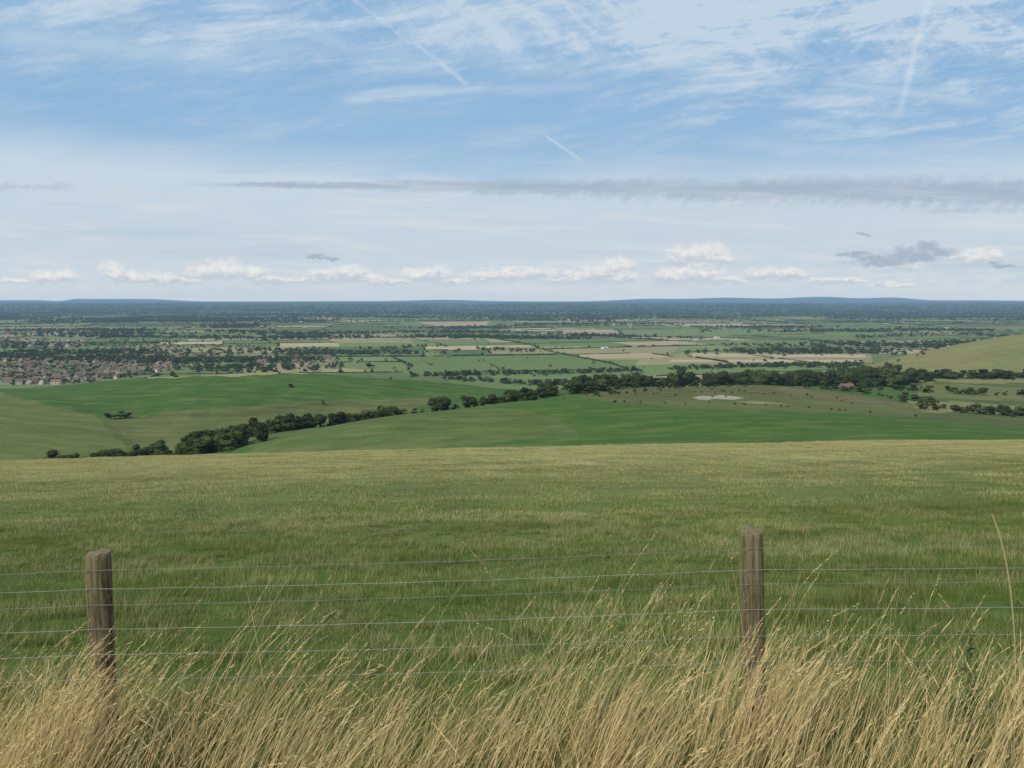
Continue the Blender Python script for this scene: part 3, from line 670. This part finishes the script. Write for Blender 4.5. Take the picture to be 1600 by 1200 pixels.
parts=[tall(14000,1.25,3.55,2.9,.30,.60,.0026,.0054,(.42,1),.56,.22,.5,7,61,0,right_dense),
       tall(5000,1.25,3.72,2.9,.52,.76,.0022,.0040,(.5,1),.58,.15,.35,8,62,.35,right_dense),
       tall(750,2.3,3.75,3.0,.76,1.0,.0020,.0032,(.5,1),.54,.14,.35,9,63,.6),
       tall(10000,1.2,4.1,3.0,.18,.46,.003,.006,(0,.28),.5,.3,.8,6,64),
       tall(3500,3.5,4.2,3.1,.15,.36,.002,.004,(.0,.9),.4,.2,.5,6,65),
       tall(380,3.05,3.5,.24,.54,.72,.0026,.0046,(.45,1),.40,.2,.4,8,66,.4,None,0,PL[0]-.12),
       tall(360,3.05,3.5,.24,.54,.72,.0026,.0046,(.45,1),.34,.2,.4,8,67,.4,None,0,PR[0]-.08)]
o=0; V_=[];F_=[]
for v,f,t_,g_ in parts: V_.append(v);F_.append(f+o);o+=len(v)
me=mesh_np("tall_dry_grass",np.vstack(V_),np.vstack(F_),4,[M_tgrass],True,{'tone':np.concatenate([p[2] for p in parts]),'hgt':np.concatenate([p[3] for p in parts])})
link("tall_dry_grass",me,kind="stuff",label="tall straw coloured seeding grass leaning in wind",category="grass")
def stalk(name,pts,rad,label):
    vs,fs=tube_path(pts,rad,5); vs=list(map(tuple,vs)); P0=np.array(pts)
    for j in range(40):
        i=len(P0)-1-int(j*.16*len(P0)/20.); p=P0[max(i,1)]+(P0[max(i,1)-1]-P0[max(i,1)])*rng.random(); a=rng.normal(size=3); a/=np.linalg.norm(a); e=p+a*.006+np.array((-.004,0,.01)); c=len(vs); s=np.cross(a,(0,1,0))*.0015
        vs+= [tuple(p-s),tuple(p+s),tuple(e)]; fs.append((c,c+1,c+2))
    me=bpy.data.meshes.new(name); me.from_pydata(vs,[],fs); me.materials.append(M_straw); return link(name,me,label=label,category="grass stalk")
M_straw=simple_mat("straw_stalk",(.6,.49,.27),.2,20,.7,False)
pa=np.array(at(1550,803,3.1)); pb=np.array(at(1592,940,3.1)); pc=np.array((pb[0]+.02,3.1,float(H(pb[0]+.02,3.1))))
pts=[]
for s in np.linspace(0,1,22): pts.append((1-s)**2*pc+2*s*(1-s)*(pb+np.array((.03,0,.02)))+s*s*pa)
stalk("grass_stalk",pts,.0024,"long bare straw stalk arching above the grass")
M_weed,nn=mat_new("weed_leaf"); finish(nn,bsdf(nn,nn.mix(nn.noise(pos(nn),30,3),(.05,.09,.02),(.12,.17,.045)),.6,.2),False)
def weed(X,yb,Y,h,seed):
    r=np.random.default_rng(seed); x0=tt_(X,yb)*Y; z0=float(H(x0,Y)); pts=[np.array((0.03*math.sin(s*2),0,h*s)) for s in np.linspace(0,1,10)]
    vs,fs=tube_path([p+np.array((1e-4*i,0,0)) for i,p in enumerate(pts)],.003,5); vs=list(map(tuple,vs))
    for j in range(110):
        s=r.uniform(.25,1); b=np.array((0.03*math.sin(s*2),0,h*s)); a=r.uniform(0,6.28); L=r.uniform(.03,.065)*(1.25-s*.7); d=np.array((math.cos(a),math.sin(a),r.uniform(-.1,.7)))*L; sd=np.array((-math.sin(a),math.cos(a),0))*L*.22
        c=len(vs); vs+=[tuple(b),tuple(b+d*.5+sd),tuple(b+d),tuple(b+d*.5-sd)]; fs.append((c,c+1,c+2,c+3))
    me=bpy.data.meshes.new("weed_plant"); me.from_pydata(vs,[],fs); me.materials.append(M_weed)
    o=link("weed_plant",me,label="leafy dark green weed among the dry grass",category="weed",group="weeds by the fence"); o.location=(x0,Y,z0)
weed(1505,1000,3.2,.70,1); weed(1515,1000,3.1,.6,5)
n=45; yv=rng.uniform(3.9,8.5,n); xv=rng.uniform(-.7,.7,n)*yv; vs=[];fs=[]
for i in range(n):
    b=np.array((xv[i],yv[i],float(H(xv[i],yv[i]))+rng.uniform(.09,.14))); c=len(vs)
    for k in range(5): vs.append(tuple(b+np.array((math.cos(k*1.257),math.sin(k*1.257),.25))*.007))
    vs.append(tuple(b)); fs+=[(c+k,c+(k+1)%5,c+5) for k in range(5)]
    c=len(vs); vs+=[tuple(b),tuple(b+np.array((.002,0,0))),tuple(b-np.array((0,0,.2)))]; fs.append((c,c+1,c+2))
me=bpy.data.meshes.new("yellow_wildflowers"); me.from_pydata(vs,[],fs); me.materials.append(simple_mat("yellow_petal",(.6,.45,.03),.1,10,.6,False))
link("yellow_wildflowers",me,kind="stuff",label="tiny yellow buttercups scattered in the pasture",category="wildflowers")
# ------------------------------------------------------------------ world light
SUN_EL=math.radians(43); SUN_AZ=math.radians(226)
w=bpy.data.worlds.new("World"); scene.world=w; w.use_nodes=True; w.node_tree.nodes.clear(); n=N(w.node_tree)
STR=.115
sky=n.new('ShaderNodeTexSky',sky_type='NISHITA'); sky.sun_disc=False; sky.sun_elevation=SUN_EL; sky.sun_rotation=SUN_AZ; sky.altitude=200; sky.air_density=1.0; sky.dust_density=.6; sky.ozone_density=1.5
bg=n.new('ShaderNodeBackground'); n.put(bg.inputs[0],n.mix(.4,sky.outputs[0],(5.6,5.8,6.0))); bg.inputs[1].default_value=STR
wo=n.new('ShaderNodeOutputWorld'); n.put(wo.inputs[0],bg.outputs[0])
# ------------------------------------------------------------------ sky dome section with clouds (60 km away)
ms,n=mat_new("cloudy_sky"); ms.cycles.emission_sampling='NONE'
sp=n.new('ShaderNodeSeparateXYZ'); n.put(sp.inputs[0],pos(n))
yc=n.m('MAXIMUM',sp.outputs[1],1000.); t=n.m('DIVIDE',sp.outputs[0],yc); q=n.m('DIVIDE',sp.outputs[2],yc)
def TQ(X,yp): return tt_(X,yp),-rr(yp)
def cl(x): return n.m('MAXIMUM',n.m('MINIMUM',x,1.0),0.0)
def mul(*a):
    r=a[0]
    for b in a[1:]: r=n.m('MULTIPLY',r,b)
    return r
def add(a,b): return n.m('ADD',a,b)
def sub(a,b): return n.m('SUBTRACT',a,b)
def inv(a): return n.m('SUBTRACT',1.0,a)
w1=n.noise(n.comb(mul(t,2.2),mul(q,5.0),31.),1.0,3,.5); w2_=n.noise(n.comb(mul(t,2.2),mul(q,5.0),47.),1.0,3,.5)
tw_=add(t,mul(sub(w1,.5),.10)); qw_=add(q,mul(sub(w2_,.5),.06))
def rotn(th,sx,sy,off=0,wp=False,**k):
    c,s=math.cos(th),math.sin(th); T0=tw_ if wp else t; Q0=qw_ if wp else q
    a=n.m('ADD',n.m('MULTIPLY',T0,c*sx),n.m('MULTIPLY',Q0,s*sx)); b=n.m('ADD',n.m('MULTIPLY',T0,-s*sy),n.m('MULTIPLY',Q0,c*sy))
    return n.noise(n.comb(a,b,off),1.0,**k)
warp=n.noise(n.comb(mul(t,4.0),mul(q,9.0)),1.0,4,.55); wq=add(q,mul(sub(warp,.5),.10))
fib=rotn(.14,5.5,34,1.0,True,detail=12,rough=.66,dist=.2); fib2=rotn(-.62,9,44,5.0,True,detail=12,rough=.66,dist=.2); fib3=rotn(.75,10,50,15.0,True,detail=12,rough=.66,dist=.2); big=rotn(.1,2.2,7,9.0,detail=5,rough=.55,dist=.6)
fine=rotn(.35,60,140,11.0,detail=7,rough=.7,dist=.3)
fb=add(mul(fib,.84),mul(fine,.16)); fb2=add(mul(fib2,.84),mul(fine,.16)); fb3=add(mul(fib3,.84),mul(fine,.16))
top=n.sm(wq,.258,.312)
topc=mul(top,n.sm(add(mul(fb,.75),mul(big,.5)),.50,.78),.72)
t2=mul(top,n.sm(fb2,.42,.68),n.sm(t,-.4,.05),.66)
t3=mul(top,n.sm(fb3,.45,.70),n.sm(t,.0,.4),.62)
midr=mul(n.sm(t,-.05,.38),n.sm(q,.17,.22),n.sm(fb,.40,.66),.66)
gen=mul(n.sm(fb,.42,.76),.52)
cir=cl(add(add(topc,n.m('MAXIMUM',t2,t3)),add(midr,gen)))
jit=n.noise(n.comb(mul(t,60.),mul(q,60.)),1.0,6,.65)
def seg(X1,y1,X2,y2,wpx,inten,tex=None,ja=1.6):
    a=TQ(X1,y1); b=TQ(X2,y2); dx,dy=b[0]-a[0],b[1]-a[1]; L=math.hypot(dx,dy); ux,uy=dx/L,dy/L; wd=wpx/1250.
    tx=sub(t,a[0]); qx=sub(q,a[1]); s=add(mul(tx,ux/L),mul(qx,uy/L)); d=n.m('ABSOLUTE',add(mul(tx,-uy/wd),mul(qx,ux/wd)))
    d=add(d,mul(sub(tex if tex is not None else jit,.5),ja))
    return mul(inv(n.sm(d,-.2,1.1)),n.sm(s,-.02,.18),inv(n.sm(s,.8,1.04)),inten)
for a in ((845,207,916,256,5,.8),(515,160,790,134,14,.75,fb,5),(650,143,960,132,12,.42,fb,5),(1270,125,1560,162,12,.7,fb,4),(1230,155,1350,167,8,.7,fb,3),(1440,232,1600,209,7,.5),(1100,225,1600,250,18,.4,fb,5),(-50,50,430,100,30,.6,fb,4),(250,30,480,85,20,.45,fb2,4),(440,45,700,110,22,.45,fb2,5)):
    cir=n.m('MAXIMUM',cir,seg(*a))
trail=n.m('MAXIMUM',seg(1456,-20,1403,185,9,.45,None,3.2),n.m('MAXIMUM',seg(530,-20,650,75,5,.25,None,3.),seg(640,60,735,137,5,.38,None,3.)))
lft=inv(n.sm(t,-.62,-.2)); edge=sub(add(q,mul(sub(big,.5),.09)),mul(lft,.03)); edge=add(edge,mul(sub(fb,.5),.06))
veil=mul(inv(n.sm(edge,.130,.190)),add(.70,mul(fb,.42)))
cov=cl(inv(mul(inv(mul(cir,.84)),inv(cl(veil)))))
base=n.mix(n.sm(q,.0,.38),(.38,.56,.75),(.235,.435,.675))
veilc=n.mix(n.sm(q,.0,.25),(.585,.665,.735),(.585,.69,.79))
col=n.mix(cov,base,veilc); col=n.mix(trail,col,(.68,.77,.86))
xa=n.m('MULTIPLY_ADD',t,-.0105,.1365)
hw=n.sm(t,-.42,.60,.0032,.018); rip=rotn(.8,34,80,3.0,detail=7,rough=.65); rip2=rotn(0.02,7,70,4.,detail=7,rough=.7,dist=.5)
dl=sub(q,add(xa,mul(sub(rip2,.5),.012))); dd=n.m('DIVIDE',n.m('MAXIMUM',dl,mul(dl,-1.0)),hw)
dd=add(dd,mul(sub(rip,.5),n.sm(dl,-.012,.004,2.2,1.4)))
bm_=mul(inv(n.sm(dd,.20,1.4)),n.sm(t,-.43,-.28),n.sm(rip2,.2,.55,.6,1))
gb=bm_
for a in ((-80,291,125,292,9,.6,rip,3),(60,318,230,324,4,.2),(1420,330,1700,325,7,.5,rip,3),(330,268,420,268,3,.25),(880,305,1300,318,10,.35,rip,5)): gb=n.m('MAXIMUM',gb,seg(*a))
col=n.mix(mul(gb,.80),col,(.34,.43,.54))
ss=rotn(.02,2.5,40,7.0,detail=8,rough=.62,dist=.4); col=n.mix(mul(n.sm(ss,.45,.8),inv(n.sm(q,.05,.2)),.55),col,(.43,.54,.66))
ss2=rotn(-.03,4,55,17.0,detail=8,rough=.62,dist=.4); col=n.mix(mul(n.sm(ss2,.46,.72),inv(n.sm(q,.08,.22)),.6),col,(.70,.745,.78))
cn=n.noise(n.comb(mul(t,42.),mul(q,75.),2.0),1.0,8,.62); cn2=n.noise(n.comb(mul(t,95.),mul(q,150.),6.0),1.0,6,.65); cn3=n.noise(n.comb(mul(t,22.),mul(q,30.),12.0),1.0,3,.5)
tp=add(t,mul(sub(cn2,.5),.026)); tp=add(tp,mul(sub(cn3,.5),.04)); qp=add(q,mul(sub(cn,.5),.022))
def cumulus(bl,namp=1.1,ga=1.0):
    Fm=None;sw=None;sd=None
    for X,yb,a,b in bl:
        c=TQ(X,yb); aa=a*ga/1250.; bb=b*ga/1250.
        dx=mul(sub(tp,c[0]),1/aa); dy=mul(sub(qp,c[1]),1/bb); dy2=n.m('MAXIMUM',dy,mul(dy,-1.6))
        f=sub(sub(1.0,mul(dx,dx)),mul(dy2,dy2)); fp=n.m('MAXIMUM',f,0.0)
        Fm=f if Fm is None else n.m('MAXIMUM',Fm,f); sw=fp if sw is None else add(sw,fp); ww=mul(fp,dy); sd=ww if sd is None else add(sd,ww)
    sh=n.m('DIVIDE',sd,add(sw,.02)); fm=add(Fm,mul(sub(cn2,.5),namp))
    return fm,sh
BL=[(75,437,30,13),(100,435,24,16),(178,427,24,20),(200,434,30,14),(235,438,50,13),(320,430,38,18),(352,426,36,22),(392,430,38,17),(425,441,44,9),(505,434,30,14),(545,432,42,18),(585,438,25,9),(650,434,26,14),(678,432,30,18),(760,433,36,13),(792,431,36,17),(838,430,38,14),(900,435,30,14),(935,432,38,21),(962,419,24,18),(975,436,20,14),(1048,436,36,18),(1090,432,46,22),(1064,405,30,20),(1098,404,42,26),(1130,408,20,10),(1195,430,30,13),(1230,431,38,12),(1415,418,26,9),(1520,407,36,18),(1552,404,28,16),(1310,440,50,8),(1400,446,40,6),(20,440,30,6),(280,441,40,7),(465,441,40,7),(610,443,40,7),(720,442,40,7),(870,441,30,7),(1140,440,40,8)]
fm,sh=cumulus(BL,1.6,1.15); cm=n.sm(fm,-.15,1.15)
shade=n.sm(add(sh,mul(sub(cn2,.5),1.3)),-.25,.5)
ccol=n.mix(shade,(.51,.58,.66),(.85,.84,.81))
low=mul(inv(n.sm(n.m('ABSOLUTE',sub(q,.024)),.004,.024)),n.sm(add(mul(cn,.6),mul(rotn(0,26,120,8.,detail=6,rough=.6),.6)),.50,.76),.75)
col=n.mix(low,col,(.70,.73,.75))
halo=n.sm(fm,-1.6,.5,0,.35); col=n.mix(halo,col,(.61,.67,.74))
col=n.mix(mul(cm,.9),col,ccol)
BD=[(1380,409,70,16),(1425,402,60,20),(1450,386,30,13),(1335,398,30,7),(490,401,30,5),(515,403,22,4),(1565,415,32,6),(1345,365,20,3),(1470,396,36,12)]
fd,sd_=cumulus(BD,1.8); col=n.mix(mul(n.sm(fd,.0,1.0),.75),col,(.34,.42,.53))
hz=inv(n.sm(q,-.002,.03)); col=n.mix(mul(hz,.5),col,(.55,.64,.72))
em=n.new('ShaderNodeEmission'); n.put(em.inputs[0],col); em.inputs[1].default_value=1.0
out=n.new('ShaderNodeOutputMaterial'); n.put(out.inputs[0],em.outputs[0])
R=60000.0; az=np.linspace(-math.radians(46),math.radians(46),49); el=np.linspace(math.radians(-1.2),math.radians(28),25)
A_,E_=np.meshgrid(az,el); v=np.stack([R*np.sin(A_)*np.cos(E_),R*np.cos(A_)*np.cos(E_),R*np.sin(E_)],-1).reshape(-1,3)
i2=np.arange(v.shape[0]).reshape(25,49); f=np.stack([i2[:-1,:-1],i2[1:,:-1],i2[1:,1:],i2[:-1,1:]],-1).reshape(-1,4)
link("sky",mesh_np("sky",v,f,4,[ms],True),kind="structure",label="blue sky with streaked cirrus and low cumulus",category="sky")
# sun
sl=bpy.data.lights.new("sun",'SUN'); sl.energy=3.1; sl.angle=math.radians(.5); sl.color=(1,.93,.82); so=bpy.data.objects.new("sun",sl); COL.objects.link(so)
sdv=Vector((math.sin(SUN_AZ)*math.cos(SUN_EL),math.cos(SUN_AZ)*math.cos(SUN_EL),math.sin(SUN_EL))); so.rotation_euler=sdv.to_track_quat('Z','Y').to_euler()
scene.view_settings.view_transform='Standard'; scene.view_settings.look='None'; scene.view_settings.exposure=0
print("cand",len(cand),"far",len(allf),"hedge",len(hm_),"houses",len(kept))
